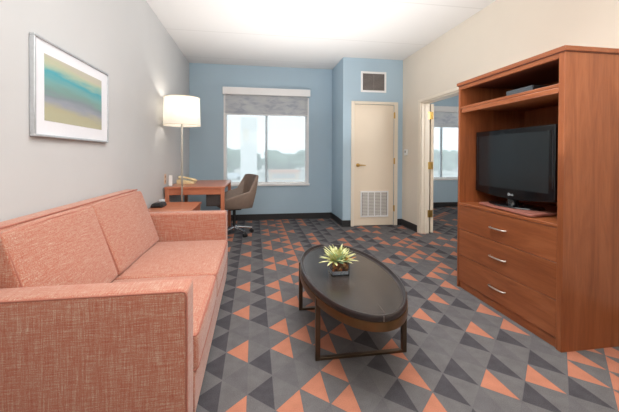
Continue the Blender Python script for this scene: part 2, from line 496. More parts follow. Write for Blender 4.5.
# louvre grille in closet door: frame + four slatted bays
def grille(name, parent, x0, x1, z0, z1, y, bays, slat_mat, frame_mat, back_mat, border=.035, n=18, depth=.012):
    f = MB(); 
    f.box(x0, x1, y - depth, y, z0, z0 + border).box(x0, x1, y - depth, y, z1 - border, z1)
    f.box(x0, x0 + border, y - depth, y, z0 + border, z1 - border).box(x1 - border, x1, y - depth, y, z0 + border, z1 - border)
    ix0, ix1 = x0 + border, x1 - border; bw = (ix1 - ix0) / bays
    for i in range(1, bays):
        f.box(ix0 + i * bw - .008, ix0 + i * bw + .008, y - depth + .002, y, z0 + border, z1 - border)
    fo = f.build('grille_frame', frame_mat, parent, bevel=.002)
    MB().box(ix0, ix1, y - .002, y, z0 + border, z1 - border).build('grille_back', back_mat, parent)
    s_ = MB(); iz0, iz1 = z0 + border, z1 - border
    for i in range(bays):
        a, b_ = ix0 + i * bw + .009, ix0 + (i + 1) * bw - .009
        for j in range(n):
            z = iz0 + (j + .5) * (iz1 - iz0) / n; hh = (iz1 - iz0) / n * .36
            s_.add([(a, y - .011, z - hh), (b_, y - .011, z - hh), (b_, y - .003, z + hh), (a, y - .003, z + hh),
                    (a, y - .012, z - hh + .001), (b_, y - .012, z - hh + .001), (b_, y - .004, z + hh + .001), (a, y - .004, z + hh + .001)],
                   [(0, 1, 2, 3), (7, 6, 5, 4), (0, 4, 5, 1), (2, 6, 7, 3), (0, 3, 7, 4), (1, 5, 6, 2)])
    s_.build('slats', slat_mat, parent)
M['grille_grey'] = plain('light_grey_slats', rgb(192, 188, 182), rough=0.5, noise=0.03)
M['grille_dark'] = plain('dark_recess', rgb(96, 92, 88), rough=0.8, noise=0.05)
M['vent_slat'] = plain('grey_brown_vent_slats', rgb(150, 142, 138), rough=0.45, noise=0.05)
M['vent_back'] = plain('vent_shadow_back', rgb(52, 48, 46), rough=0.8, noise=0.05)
gr = MB().box(1.728, 2.262, YB - .004, YB + .0025, .13, .60).build('vent_plate', M['door'], d1, bevel=.002)
grille('g', gr, 1.75, 2.24, .15, .585, YB - .004, 4, M['grille_grey'], M['white'], M['grille_dark'], border=.022, n=16)

wv = thing('wall_vent', 'square white-framed air return grille high on blue wall above closet door', 'vent', (1.975, YB, 2.24))
grille('v', wv, 1.748, 2.19, 2.238, 2.582, YB - .001, 1, M['vent_slat'], M['white'], M['vent_back'], border=.032, n=15, depth=.016)
for xx in (1.968,):
    MB().box(xx - .003, xx + .003, YB - .0155, YB - .013, 2.27, 2.55).build('vent_bar', M['vent_slat'], wv)

# bedroom doorway with folded-back leaf
d2 = bpy.data.objects.new('door_2', None); C.objects.link(d2); d2.location = (XR, 4.3, 0); d2['kind'] = 'structure'
c = MB()
c.box(XR - .018, XR, OY1, OY1 + .068, 0, OZ + .045).box(XR - .018, XR, OY0 - .068, OY0, 0, OZ + .045)
c.box(XR - .018, XR, OY0, OY1, OZ, OZ + .045)
c.build('door_casing', M['trim'], d2, bevel=.005)
j = MB()
j.box(XR, XR + .132, OY1 - .018, OY1 + .001, 0, OZ).box(XR, XR + .132, OY0 - .001, OY0 + .018, 0, OZ).box(XR, XR + .132, OY0 + .018, OY1 - .018, OZ - .018, OZ)
j.box(XR + .05, XR + .085, OY1 - .03, OY1 - .018, 0, OZ - .018)
j.build('door_jamb', M['trim'], d2, bevel=.002)
# leaf, hinged at far jamb, swung into the bedroom almost flat against the wall
hx, hy = XR + .142, OY1 - .002
ang = math.radians(12)
def rot(px, py):
    return (hx + px * math.cos(ang) + py * math.sin(ang), hy - px * math.sin(ang) + py * math.cos(ang))
poly = [rot(.018, 0), rot(.061, 0), rot(.061, .86), rot(.018, .86)]
MB().prism(poly, 'z', .01, OZ - .02).build('door_leaf', M['door'], d2, bevel=.002)
for z in (1.79, 1.03, .30):
    g = MB().box(XR + .108, XR + .1325, OY1 - .0215, OY1 - .0175, z - .055, z + .055)
    g.tube([(hx, hy - .018, z - .055), (hx, hy - .018, z + .055)], .009, n=12)
    p = [rot(.014, -.003), rot(.052, -.003), rot(.052, -.0005), rot(.014, -.0005)]
    g.prism(p, 'z', z - .055, z + .055)
    g.build('hinge', M['brass'], d2, smooth=40)

# ------------------------------------------------------------------ wall picture
pic = thing('framed_picture', 'silver-framed abstract seascape print with wide white mat on left wall', 'picture', (XL, 2.36, 1.262))
py0, py1, pz0, pz1 = 1.915, 2.80, 1.262, 1.790
f = MB(); t = .014
xa, xb = XL + .001, XL + .027
f.box(xa, xb, py0, py1, pz0, pz0 + t).box(xa, xb, py0, py1, pz1 - t, pz1).box(xa, xb, py0, py0 + t, pz0 + t, pz1 - t).box(xa, xb, py1 - t, py1, pz0 + t, pz1 - t)
M['silver'] = plain('silver_leaf_frame', rgb(196, 200, 204), rough=0.35, metal=0.55, noise=0.05)
f.build('frame', M['silver'], pic, bevel=.003)
MB().box(xa, XL + .018, py0 + t, py1 - t, pz0 + t, pz1 - t).build('mat_board', plain('white_mat_board', rgb(232, 234, 240), rough=.7, noise=.01), pic)
def mat_art():
    m, nt, b = newmat('abstract_seascape')
    tc = node(nt, 'ShaderNodeTexCoord'); sp = node(nt, 'ShaderNodeSeparateXYZ')
    link(nt, tc.outputs['Generated'], sp.inputs[0])
    mp = node(nt, 'ShaderNodeMapping'); mp.inputs['Scale'].default_value = (1, 1.6, 5)
    link(nt, tc.outputs['Generated'], mp.inputs['Vector'])
    n = node(nt, 'ShaderNodeTexNoise', Scale=1.3, Detail=4.0)
    link(nt, mp.outputs['Vector'], n.inputs['Vector'])
    ma = node(nt, 'ShaderNodeMath', operation='MULTIPLY_ADD'); ma.inputs[1].default_value = 0.34
    link(nt, n.outputs['Fac'], ma.inputs[0])
    m2 = node(nt, 'ShaderNodeMath', operation='MULTIPLY_ADD'); m2.inputs[1].default_value = 0.08; m2.inputs[2].default_value = -0.10
    link(nt, sp.outputs['Y'], m2.inputs[0])
    m3 = node(nt, 'ShaderNodeMath', operation='ADD'); link(nt, m2.outputs[0], m3.inputs[0]); link(nt, sp.outputs['Z'], m3.inputs[1])
    m4 = node(nt, 'ShaderNodeMath', operation='ADD'); m4.inputs[1].default_value = -0.05
    link(nt, m3.outputs[0], m4.inputs[0]); link(nt, m4.outputs[0], ma.inputs[2])
    r = ramp(nt, [(0.0, rgb(178, 178, 150)), (0.18, rgb(176, 172, 142)), (0.32, rgb(150, 154, 166)), (0.44, rgb(128, 142, 148)), (0.54, rgb(120, 154, 148)),
                  (0.66, rgb(116, 166, 166)), (0.78, rgb(72, 162, 176)), (0.86, rgb(150, 182, 168)), (0.95, rgb(188, 190, 162)), (1.0, rgb(190, 186, 170))])
    link(nt, ma.outputs[0], r.inputs['Fac']); link(nt, r.outputs['Color'], b.inputs['Base Color'])
    b.inputs['Roughness'].default_value = .5
    return m
MB().box(XL + .010, XL + .0195, 2.01, 2.69, 1.353, 1.712).build('print', mat_art(), pic)

# ------------------------------------------------------------------ sofa
sf = thing('sofa', 'salmon tweed two-seat sofa with square arms against left wall', 'sofa', (-.69, 2.31, 0))
F = M['fabric']
SXB, SXF = XL + .022, -.245
MB().box(SXB + .05, SXF - .003, 1.477, 3.138, .045, .233).build('base', F, sf, bevel=.012, seg=3)
for x in (-1.0, -.32):
    for y in (1.42, 3.20):
        MB().prism([(x - .03, y - .03), (x + .03, y - .03), (x + .03, y + .03), (x - .03, y + .03)], 'z', 0, .05).build('leg', M['black_matte'], sf)
def arm(y0, y1, seam_y):
    a = pillow(boxc(SXB, -.252, y0, y1, .05, .650), .018, (.002, .002, .004), n=6).build('arm', F, sf, smooth=60)
    pp = MB()
    x0, x1, z1 = SXB + .02, -.255, .644
    pp.tube([(x0, seam_y, z1), (x1 - .02, seam_y, z1), (x1 - .006, seam_y, z1 - .004), (x1, seam_y, z1 - .02), (x1, seam_y, .5), (x1, seam_y, .07)], .0042, n=8)
    pp.build('piping', M['piping'], a, smooth=60)
    return a
arm(1.335, 1.475, 1.339); arm(3.14, 3.28, 3.276)
# back frame
pillow([[[(SXB, y, .24), (SXB, y, .872)] for y in (1.475, 3.14)], [[(-.98, y, .24), (-1.005, y, .872)] for y in (1.475, 3.14)]], .02, (0, 0, .004), n=6).build('back_frame', F, sf, smooth=60)
bp_ = MB(); bp_.tube([(-1.01, 1.48, .869), (-1.01, 3.135, .869)], .004, n=8)
bp_.build('piping', M['piping'], sf, smooth=60)
for (y0, y1) in ((1.478, 2.222), (2.226, 3.137)):
    s_ = pillow([[[(x, y, .235), (x, y, .405)] for y in (y0, y1)] for x in (-.985, -.236)], .03, (.006, .002, .022), n=14).build('seat_cushion', F, sf, smooth=60)
    pp = MB(); r_ = .012
    for z in (.394, .246):
        pp.tube([(-.6, y0 + .003, z), (-.27, y0 + .003, z), (-.248, y0 + .008, z), (-.24, y0 + .03, z), (-.236, (y0 + y1) / 2, z + (.004 if z > .3 else 0)), (-.24, y1 - .03, z), (-.248, y1 - .008, z), (-.27, y1 - .003, z), (-.6, y1 - .003, z)], .004, n=8)
    pp.build('piping', M['piping'], s_, smooth=60)
for (y0, y1) in ((1.478, 2.228), (2.238, 3.115)):
    yb0, yb1 = y0 - .0015, (y1 + .0 if y1 < 2.5 else 3.132)
    cor = [[[(-.985, yb0, .41), (-1.01, y0, .853)], [(-.985, yb1, .41), (-1.01, y1, .853)]],
           [[(-.815, yb0, .415), (-.972, y0, .860)], [(-.815, yb1, .415), (-.968, y1, .860)]]]
    k_ = pillow(cor, .028, (.028, .004, .012), n=14).build('back_cushion', F, sf, smooth=60)
    q = MB()
    def qp(v, t): # point along front edge
        a_, b_ = Vector(cor[1][0][0]).lerp(Vector(cor[1][0][1]), v), Vector(cor[1][1][0]).lerp(Vector(cor[1][1][1]), v)
        return a_.lerp(b_, t)
    off = Vector((-.006, 0, -.004))
    pts = [qp(.06, .012) + off, qp(.5, .008) + off, qp(.93, .010) + off, qp(.975, .025) + off, qp(.985, .06) + off, qp(.99, .5) + off + Vector((0, 0, .006)), qp(.985, .94) + off, qp(.975, .975) + off, qp(.93, .99) + off, qp(.5, .992) + off, qp(.06, .988) + off]
    q.tube(pts, .004, n=8); q.build('piping', M['piping'], k_, smooth=60)

# ------------------------------------------------------------------ coffee table
CX, CY, AX, AY = .617, 2.19, .301, .667
ct = thing('coffee_table', 'oval dark tray-top coffee table with bronze band and square loop legs', 'coffee table', (CX, CY, 0))
def ering(prof, n=96):
    """prof: (inset from outer ellipse, z)"""
    m_ = MB(); v = []; N = len(prof)
    for (d, z) in prof:
        for k in range(n):
            a = 2 * PI * k / n; ca, sa = math.cos(a), math.sin(a)
            nx, ny = ca / AX, sa / AY; l = math.hypot(nx, ny)
            v.append((CX + AX * ca - d * nx / l, CY + AY * sa - d * ny / l, z))
    f = []
    for i in range(N - 1):
        for k in range(n):
            k2 = (k + 1) % n; f.append((i * n + k, i * n + k2, (i + 1) * n + k2, (i + 1) * n + k))
    m_.add(v, f); return m_, n, N
m_, n, N = ering([(.02, .366), (.002, .366), (.0, .370), (-.001, .385), (.0, .398), (.003, .402), (.009, .402), (.012, .399), (.014, .388), (.017, .3845), (.03, .384)])
m_.build('tray_rim', M['tray_rim'], ct, smooth=40)
m_, n, N = ering([(.029, .384)]); m2 = MB(); m2.add(m_.v, [tuple(range(n))])
top = MB(); m_, n, N = ering([(.0285, .3845), (.0285, .368)]); top.add(m_.v, m_.f + [tuple(range(n)), tuple(reversed(range(n, 2 * n)))])
top.build('tabletop', M['tray'], ct)
m_, n, N = ering([(.004, .366), (-.004, .366), (-.0045, .363), (-.0045, .325), (-.004, .322), (.004, .322), (.0045, .325), (.0045, .363), (.004, .366)])
m_.build('metal_band', M['bronze'], ct, smooth=40)
MB().box(CX - .0015, CX + .0015, CY - AY - .0022, CY - AY + .001, .369, .398).build('rim_seam', M['nickel'], ct)
for yy, s_ in ((1.872, -1), (2.508, 1)):
    for xx in ((.360, .884) if s_ < 0 else (.350, .884)):
        MB().box(xx - .014, xx + .014, yy - .013, yy + .013, .0, .362).build('leg', M['bronze_leg'], ct, bevel=.002)
    MB().box((.374 if s_ < 0 else .364), .870, yy - .013, yy + .013, .0, .016).build('foot_bar', M['bronze_leg'], ct, bevel=.002)

# ------------------------------------------------------------------ succulent in a glass cube
PXc, PYc, PZ = .556, 2.165, .3847
pl = thing('potted_succulent', 'small yellow-green spiky succulents in a clear glass cube on coffee table', 'plant', (PXc, PYc, PZ))
def mat_glass():
    m, nt, b = newmat('clear_glass')
    b.inputs['Base Color'].default_value = (.93, .96, .97, 1); b.inputs['Roughness'].default_value = .03
    b.inputs['Transmission Weight'].default_value = 1.0; b.inputs['IOR'].default_value = 1.3
    return m
M['glass'] = mat_glass()
g = MB(); hw = .058; th = .004; z0, z1 = PZ, PZ + .088
x0, x1, y0, y1 = PXc - hw, PXc + hw, PYc - hw, PYc + hw
g.box(x0, x1, y0, y1, z0, z0 + .008)
g.box(x0, x1, y0, y0 + th, z0 + .008, z1).box(x0, x1, y1 - th, y1, z0 + .008, z1).box(x0, x0 + th, y0 + th, y1 - th, z0 + .008, z1).box(x1 - th, x1, y0 + th, y1 - th, z0 + .008, z1)
g.build('glass_pot', M['glass'], pl)
def mat_soil():
    m, nt, b = newmat('bark_and_moss'); tc = node(nt, 'ShaderNodeTexCoord')
    v = node(nt, 'ShaderNodeTexVoronoi', Scale=70.0); link(nt, tc.outputs['Object'], v.inputs['Vector'])
    sp = node(nt, 'ShaderNodeSeparateColor'); link(nt, v.outputs['Color'], sp.inputs[0])
    r = ramp(nt, [(0, rgb(60, 40, 26)), (.4, rgb(110, 66, 38)), (.6, rgb(190, 96, 50)), (.8, rgb(90, 84, 40)), (1, rgb(210, 150, 96))])
    link(nt, sp.outputs[0], r.inputs['Fac']); link(nt, r.outputs['Color'], b.inputs['Base Color']); b.inputs['Roughness'].default_value = .9
    return m
so = pillow(boxc(x0 + .0055, x1 - .0055, y0 + .0055, y1 - .0055, z0 + .03, z0 + .080), .006, (0, 0, .006), n=8)
so.v = [tuple(Vector(v) + Vector((0, 0, R.uniform(-.002, .002)))) for v in so.v]
so.build('soil', mat_soil(), pl)
M['gravel'] = plain('pale_grey_gravel', rgb(150, 156, 166), rough=.6, noise=.4, nscale=160, bump=.5)
MB().box(x0 + .0055, x1 - .0055, y0 + .0055, y1 - .0055, z0 + .0085, z0 + .0295).build('gravel', M['gravel'], pl, bevel=.003)
def leafmat(name, c1, c2):
    m, nt, b = newmat(name); tc = node(nt, 'ShaderNodeTexCoord')
    n = node(nt, 'ShaderNodeTexNoise', Scale=45.0, Detail=3.0); link(nt, tc.outputs['Object'], n.inputs['Vector'])
    r = ramp(nt, [(.35, c1), (.65, c2)]); link(nt, n.outputs['Fac'], r.inputs['Fac']); link(nt, r.outputs['Color'], b.inputs['Base Color'])
    b.inputs['Roughness'].default_value = .45; b.inputs['Subsurface Weight'].default_value = .1; b.inputs['Subsurface Radius'].default_value = (.01, .01, .005)
    return m
LM = [leafmat('yellow_green_leaf', rgb(172, 178, 104), rgb(220, 218, 168)), leafmat('blue_green_leaf', rgb(120, 160, 128), rgb(176, 204, 170)), leafmat('orange_tip_leaf', rgb(214, 120, 52), rgb(228, 180, 84))]
def spike(m_, base, az, el, L, w, curve):
    """fleshy pointed leaf: diamond section swept along an arc"""
    d = Vector((math.cos(az), math.sin(az), 0)); n = 7; side = Vector((-math.sin(az), math.cos(az), 0)); rings = []
    p = Vector(base); e = el
    for i in range(n + 1):
        t = i / n
        ww = w * (0.55 + 1.6 * t) * (1 - t) ** .75 if t < 1 else 0.0
        ww = max(ww, .0006)
        tan = d * math.cos(e) + Vector((0, 0, 1)) * math.sin(e); nor = tan.cross(side).normalized()
        rings.append([p + side * ww, p + nor * ww * .22, p - side * ww, p - nor * ww * .38])
        p = p + tan * (L / n); e -= curve / n
    v = [q for r_ in rings for q in r_]; f = [(3, 2, 1, 0), tuple(n * 4 + k for k in range(4))]
    for i in range(n):
        for k in range(4): f.append((i * 4 + k, i * 4 + (k + 1) % 4, (i + 1) * 4 + (k + 1) % 4, (i + 1) * 4 + k))
    m_.add(v, f)
zt = z0 + .082
for (ox, oy, cnt, Lm, w, mi, els) in ((-.030, -.012, 26, .095, .010, 0, (.1, 1.25)), (.032, -.006, 22, .085, .009, 0, (.15, 1.25)), (.0, -.028, 16, .045, .010, 1, (.2, 1.3)),
                                   (.004, .03, 24, .10, .010, 0, (.5, 1.45)), (.030, -.020, 7, .065, .007, 2, (.5, 1.2)), (.002, .004, 12, .07, .009, 1, (.8, 1.4))):
    m_ = MB()
    for i in range(cnt):
        a = i * 2.39996 + R.uniform(-.2, .2); t = i / cnt
        el = els[0] + (els[1] - els[0]) * t + R.uniform(-.08, .08)
        spike(m_, (PXc + ox + .006 * math.cos(a), PYc + oy + .006 * math.sin(a), zt + .008 * t), a, el, 1.32 * Lm * R.uniform(.8, 1.1) * (1 - .3 * t), w * 1.15, R.uniform(.1, .7))
    m_.build('leaf_rosette', LM[mi], pl, smooth=30)

# ------------------------------------------------------------------ media cabinet
GX, GB = 1.807, XR - .014       # front plane, back
cb = thing('media_cabinet', 'tall cherry wood television armoire with three drawers beside the doorway', 'cabinet', (2.15, 2.23, 0))
V_, H_, X_ = M['cherry_v'], M['cherry_h'], M['cherry_x']
y0, y1 = 1.712, 2.755
MB().box(GX, GB, y0, y0 + .040, 0, 1.79).build('side_panel', V_, cb, bevel=.002)
MB().box(GX, GB, y1 - .022, y1, 0, 1.79).build('side_panel', V_, cb, bevel=.002)
MB().box(GX - .012, GB, y0 - .012, y1 + .012, 1.795, 1.823).build('top_panel', H_, cb, bevel=.003)
MB().box(GX - .004, GB, y0 - .004, y1 + .004, 1.79, 1.795).build('top_reveal', plain('dark_cherry_groove', rgb(92, 46, 32), rough=.5, noise=.05), cb)
MB().box(GX, GX + .022, y0 + .0402, y1 - .0222, 1.762, 1.79).build('top_rail', H_, cb, bevel=.002)
MB().box(GB - .015, GB, y0 + .0402, y1 - .0222, .0, 1.79).build('back_panel', V_, cb)
sh = MB().box(GX + .004, GB - .016, y0 + .0402, y1 - .0222, 1.588, 1.610).build('shelf', H_, cb, bevel=.003)
MB().box(GX - .004, GX + .02, y0 + .0402, y1 - .050, 1.553, 1.586).build('shelf_rail', H_, cb, bevel=.005)
MB().box(GX, GB - .016, y0 + .0402, y1 - .0222, .737, .758).build('cabinet_deck', H_, cb, bevel=.002)
MB().box(GX + .012, GX + .03, y0 + .0402, y1 - .0222, 0, .062).build('plinth', H_, cb, bevel=.002)
for (a, b_) in ((.525, .734), (.297, .521), (.066, .293)):
    d = MB().box(GX + .002, GX + .022, y0 + .0415, y1 - .0235, a, b_).build('drawer', H_, cb, bevel=.002)
    MB().box(GX + .022, GX + .5, y0 + .06, y1 - .045, a + .02, b_ - .03).build('drawer_box', X_, d)
    zc = (a + b_) / 2 - .005; hp = MB()
    yc = 2.248
    hp.tube([(GX + .002, yc - .082, zc), (GX - .014, yc - .078, zc), (GX - .022, yc - .06, zc), (GX - .025, yc, zc), (GX - .022, yc + .06, zc), (GX - .014, yc + .078, zc), (GX + .002, yc + .082, zc)], [.005, .005, .0055, .006, .0055, .005, .005], n=10)
    hp.build('drawer_handle', M['nickel'], d, smooth=60)

# set-top box on the upper shelf
sb = thing('cable_box', 'slim black and silver set-top box on upper cabinet shelf', 'set-top box', (1.95, 2.10, 1.6105))
MB().box(1.850, 2.05, 1.985, 2.225, 1.6135, 1.652).build('box_body', M['black_matte'], sb, bevel=.003)
MB().box(1.846, 1.8498, 1.987, 2.223, 1.616, 1.650).build('front_panel', plain('dark_silver_panel', rgb(96, 104, 110), rough=.3, metal=.5, noise=.05), sb)
MB().box(1.92, 1.96, 2.08, 2.12, 1.6525, 1.672).build('sensor', M['black_matte'], sb, bevel=.004)
for xx in (1.87, 2.03):
    for yy in (2.0, 2.21): MB().box(xx - .01, xx + .01, yy - .01, yy + .01, 1.6105, 1.6135).build('foot', M['black_matte'], sb)

# swivel board
bo = MB()
poly = [(1.826, 1.985), (1.845, 1.965), (2.36, 2.04), (2.38, 2.06), (2.33, 2.60), (2.31, 2.62), (1.905, 2.585), (1.885, 2.565)]
bo.prism(poly, 'z', .764, .780)
bo.lathe([(.12, .7585), (.12, .764)], 2.1, 2.28, n=32)
bd = bo.build('swivel_board', M['board'], bevel=.004)
tag(bd, 'rosy brown swivel board under the television on the cabinet', 'turntable')

# television
tv = thing('television', 'black flat-screen television on a glossy stand in the cabinet', 'television', (2.08, 2.35, .7805))
TX, ty0, ty1, tz0, tz1 = 1.955, 1.912, 2.715, .855, 1.385
outl = [(ty0, tz1), (ty1, tz1), (ty1, tz0 + .03)]
nb = 16
for i in range(nb + 1):
    t = i / nb; outl.append((ty1 + (ty0 - ty1) * t, tz0 + .012 - .030 * math.sin(PI * t)))
outl.append((ty0, tz0 + .03))
MB().prism(outl, 'x', TX, TX + .05).build('bezel', M['black_gloss'], tv, bevel=.006, seg=3)
MB().box(TX + .05, TX + .105, ty0 + .07, ty1 - .07, tz0 + .06, tz1 - .06).build('back_housing', M['black_matte'], tv, bevel=.02, seg=3)
MB().box(TX - .0012, TX + .001, ty0 + .048, ty1 - .048, tz0 + .062, tz1 - .042).build('screen', M['screen'], tv)
for yy in (ty0 + .02, ty1 - .02):
    MB().box(TX - .0012, TX + .001, yy - .0015, yy + .0015, tz0 + .1, tz1 - .04).build('trim_line', plain('dark_grey_line', rgb(58, 60, 66), rough=.3, noise=.02), tv)
nk = MB(); nk.lathe([(.055, .79), (.045, .80), (.04, .86)], TX + .05, 2.335, n=28, sx=.8, sy=1.1)
nk.build('stand_neck', M['black_gloss'], tv, smooth=40)
sbm = MB(); sbm.lathe([(.20, .7805), (.215, .785), (.21, .790), (.10, .797), (.05, .80)], TX + .07, 2.335, n=48, sx=.62, sy=1.15)
sbm.build('stand_base', M['black_gloss'], tv, smooth=40)
# maker's mark: little disc and two letters
fc = bpy.data.curves.new('logo', 'FONT'); fc.body = 'LG'; fc.size = .022; fc.align_x = 'CENTER'; fc.extrude = .0004
M['logo'] = plain('silver_lettering', rgb(205, 208, 212), rough=.3, noise=.02)
fc.materials.append(M['logo']); tmp = bpy.data.objects.new('logo_text', fc)
fo = bpy.data.objects.new('logo', bpy.data.meshes.new_from_object(tmp)); bpy.data.objects.remove(tmp); C.objects.link(fo); fo.parent = tv
fo.rotation_euler = (PI / 2, 0, -PI / 2)
fo.location = Vector((TX - .0008, 2.285, tz0 + .012)) - tv.location
lg = MB()
ring = [(TX - .001, 2.317 + .009 * math.cos(2 * PI * k / 24), tz0 + .020 + .009 * math.sin(2 * PI * k / 24)) for k in range(24)]
lg.tube(ring, .0014, n=6, closed=True); lg.box(TX - .0014, TX - .0004, 2.316, 2.318, tz0 + .015, tz0 + .025)
lg.build('logo_disc', M['logo'], tv)

# ------------------------------------------------------------------ end table
et = thing('end_table', 'low square cherry end table between sofa and desk', 'side table', (-.88, 3.95, 0))
ex0, ex1, ey0, ey1 = -1.112, -.64, 3.62, 4.30
MB().box(ex0, ex1, ey0, ey1, .575, .60).build('tabletop', M['oak_h'], et, bevel=.003)
MB().box(ex0 + .02, ex1 - .012, ey0 + .02, ey1 - .02, .50, .5748).build('apron', M['oak_h'], et, bevel=.002)
for x in (ex0 + .03, ex1 - .035):
    for y in (ey0 + .035, ey1 - .035):
        MB().box(x - .02, x + .02, y - .02, y + .02, 0, .50).build('leg', M['oak_v'], et, bevel=.002)
MB().box(ex0 + .02, ex1 - .02, ey0 + .03, ey1 - .03, .16, .178).build('lower_shelf', M['oak_h'], et, bevel=.002)

# clock radio on end table
ck = thing('clock_radio', 'rounded low black clock radio on end table behind the sofa', 'clock', (-1.05, 3.93, .6005))
pillow([[[(x, y, .601), (x + (.02 if x < -1.1 else -.015), y, .645)] for y in (3.83, 4.03)] for x in (-1.112, -.975)], .018, (0, 0, .004), n=6).build('case', M['black_matte'], ck, smooth=60)
MB().box(-1.07, -1.01, 3.86, 3.99, .6485, .6505).build('button_panel', M['black_gloss'], ck, bevel=.001)
c2 = thing('notepad_holder', 'small silver-grey card holder behind the black clock radio', 'card holder', (-1.07, 4.16, .6005))
MB().box(-1.10, -1.035, 4.14, 4.18, .6005, .612).build('holder_base', M['black_matte'], c2, bevel=.003)
MB().prism([(4.15, .612), (4.158, .612), (4.176, .652), (4.168, .652)], 'x', -1.098, -1.037).build('card', plain('grey_white_card', rgb(196, 202, 206), rough=.5, noise=.02), c2)

# ------------------------------------------------------------------ desk
dk = thing('desk', 'cherry writing desk in the corner by the window', 'desk', (-.75, 5.0, 0))
dx0, dx1, dy0, dy1 = -1.112, -.372, 4.43, 5.68
MB().box(dx0, dx1, dy0, dy1, .745, .770).build('desktop', M['oak_h'], dk, bevel=.004)
a = MB()
a.box(dx0 + .05, dx1 - .05, dy0 + .012, dy0 + .032, .668, .7448).box(dx0 + .05, dx1 - .05, dy1 - .032, dy1 - .012, .668, .7448)
a.box(dx0 + .012, dx0 + .032, dy0 + .055, dy1 - .055, .668, .7448)
a.build('apron', M['oak_h'], dk, bevel=.002)
for x in (dx0 + .03, dx1 - .03):
    for y in (dy0 + .03, dy1 - .03):
        MB().box(x - .024, x + .024, y - .024, y + .024, 0, .7448).build('leg', M['oak_v'], dk, bevel=.003)
dbx = MB().box(-.615, -.425, 4.50, 4.69, .51, .7445).build('drawer_box', plain('dark_espresso_panel', rgb(62, 52, 50), rough=.4, noise=.1), dk, bevel=.003)
MB().box(-.60, -.44, 4.495, 4.4998, .53, .72).build('drawer_front', plain('dark_grey_panel', rgb(74, 66, 64), rough=.4, noise=.1), dbx)

# telephone
tp = thing('telephone', 'beige corded desk telephone near the front of the desk', 'telephone', (-.93, 4.95, .7705))
M['beige'] = plain('beige_plastic', rgb(226, 206, 164), rough=.4, noise=.03)
pillow([[[(x, y, .7708), (x, y, (.80 if x > -.95 else .835))] for y in (4.86, 5.05)] for x in (-1.06, -.83)], .01, (0, 0, .002), n=6).build('phone_body', M['beige'], tp, smooth=60)
hs = MB()
hs.tube([(-1.04, 4.90, .853), (-1.03, 4.905, .860), (-.98, 4.92, .864), (-.90, 4.93, .846), (-.84, 4.94, .826), (-.80, 4.945, .815)], [.018, .024, .013, .012, .022, .015], n=12)
hs.build('handset', M['beige'], tp, smooth=60)
kp = MB()
for i in range(3):
    for j_ in range(4):
        x = -.94 + .03 * j_ ; y = 4.985 + .02 * i; z = .835 - (x + 1.06) / .23 * .035
        kp.box(x - .008, x + .008, y - .006, y + .006, z - .002, z + .004)
kp.build('keypad', plain('grey_keys', rgb(130, 126, 118), rough=.5, noise=.03), tp)

# white card stand
cs = thing('card_stand', 'thin upright white card stand at left front of the desk', 'card stand', (-1.075, 4.60, .7705))
MB().prism([(4.58, .7735), (4.586, .7735), (4.60, .912), (4.594, .912)], 'x', -1.095, -1.05).build('card', M['white'], cs)
MB().box(-1.10, -1.045, 4.56, 4.63, .7705, .7735).build('stand_base', M['black_matte'], cs)
# outlet on left wall
ol = thing('wall_outlet', 'beige wall outlet plate above desk on left wall', 'outlet', (XL, 4.54, .80))
MB().box(XL + .0005, XL + .006, 4.50, 4.585, .80, .93).build('plate', plain('tan_plate', rgb(216, 186, 158), rough=.4, noise=.03), ol, bevel=.002)
for z in (.835, .895):
    s_ = MB().tube([(XL + .006, 4.5425, z), (XL + .008, 4.5425, z)], .017, n=16); s_.build('socket', plain('brown_socket', rgb(170, 126, 98), rough=.5, noise=.03), ol)
# thermostat on right wall
tm = thing('thermostat', 'small white thermostat on cream wall beside the doorway', 'thermostat', (XR, 5.22, 1.2))
MB().box(XR - .024, XR - .0005, 5.165, 5.265, 1.185, 1.285).build('thermostat_body', M['white'], tm, bevel=.006)
MB().box(XR - .0255, XR - .0238, 5.19, 5.24, 1.23, 1.265).build('display', plain('grey_display', rgb(170, 176, 170), rough=.3, noise=.03), tm)

# ------------------------------------------------------------------ floor lamp
LX, LY = -.885, 4.366
lp = thing('floor_lamp', 'slim metal floor lamp with lit white drum shade behind end table', 'lamp', (LX, LY, 0))
bs = MB(); bs.lathe([(.125, 0), (.125, .012), (.118, .02), (.02, .026), (.016, .05)], LX, LY, n=40)
bs.build('lamp_base', M['nickel'], lp, smooth=40)
MB().tube([(LX, LY, .03), (LX, LY, 1.62)], .0125, n=16).build('pole', M['nickel'], lp, smooth=60)
def mat_lampshade():
    m, nt, b = newmat('lampshade_linen'); out = nt.nodes['Material Output']
    tc = node(nt, 'ShaderNodeTexCoord'); mp = node(nt, 'ShaderNodeMapping'); mp.inputs['Scale'].default_value = (300, 300, 40)
    link(nt, tc.outputs['Object'], mp.inputs['Vector'])
    n = node(nt, 'ShaderNodeTexNoise', Scale=1.0); link(nt, mp.outputs['Vector'], n.inputs['Vector'])
    r = ramp(nt, [(.3, rgb(246, 243, 236)), (.7, rgb(253, 251, 247))]); link(nt, n.outputs['Fac'], r.inputs['Fac'])
    link(nt, r.outputs['Color'], b.inputs['Base Color']); b.inputs['Roughness'].default_value = .9
    tl = node(nt, 'ShaderNodeBsdfTranslucent'); link(nt, r.outputs['Color'], tl.inputs['Color'])
    mx = node(nt, 'ShaderNodeMixShader'); mx.inputs[0].default_value = .5
    link(nt, b.outputs[0], mx.inputs[1]); link(nt, tl.outputs[0], mx.inputs[2]); link(nt, mx.outputs[0], out.inputs['Surface'])
    return m
s_ = MB(); s_.lathe([(.219, 1.538), (.209, 1.885), (.206, 1.885), (.216, 1.538), (.219, 1.538)], LX, LY, n=64, caps=False)
shd = s_.build('lamp_shade', mat_lampshade(), lp, smooth=40)
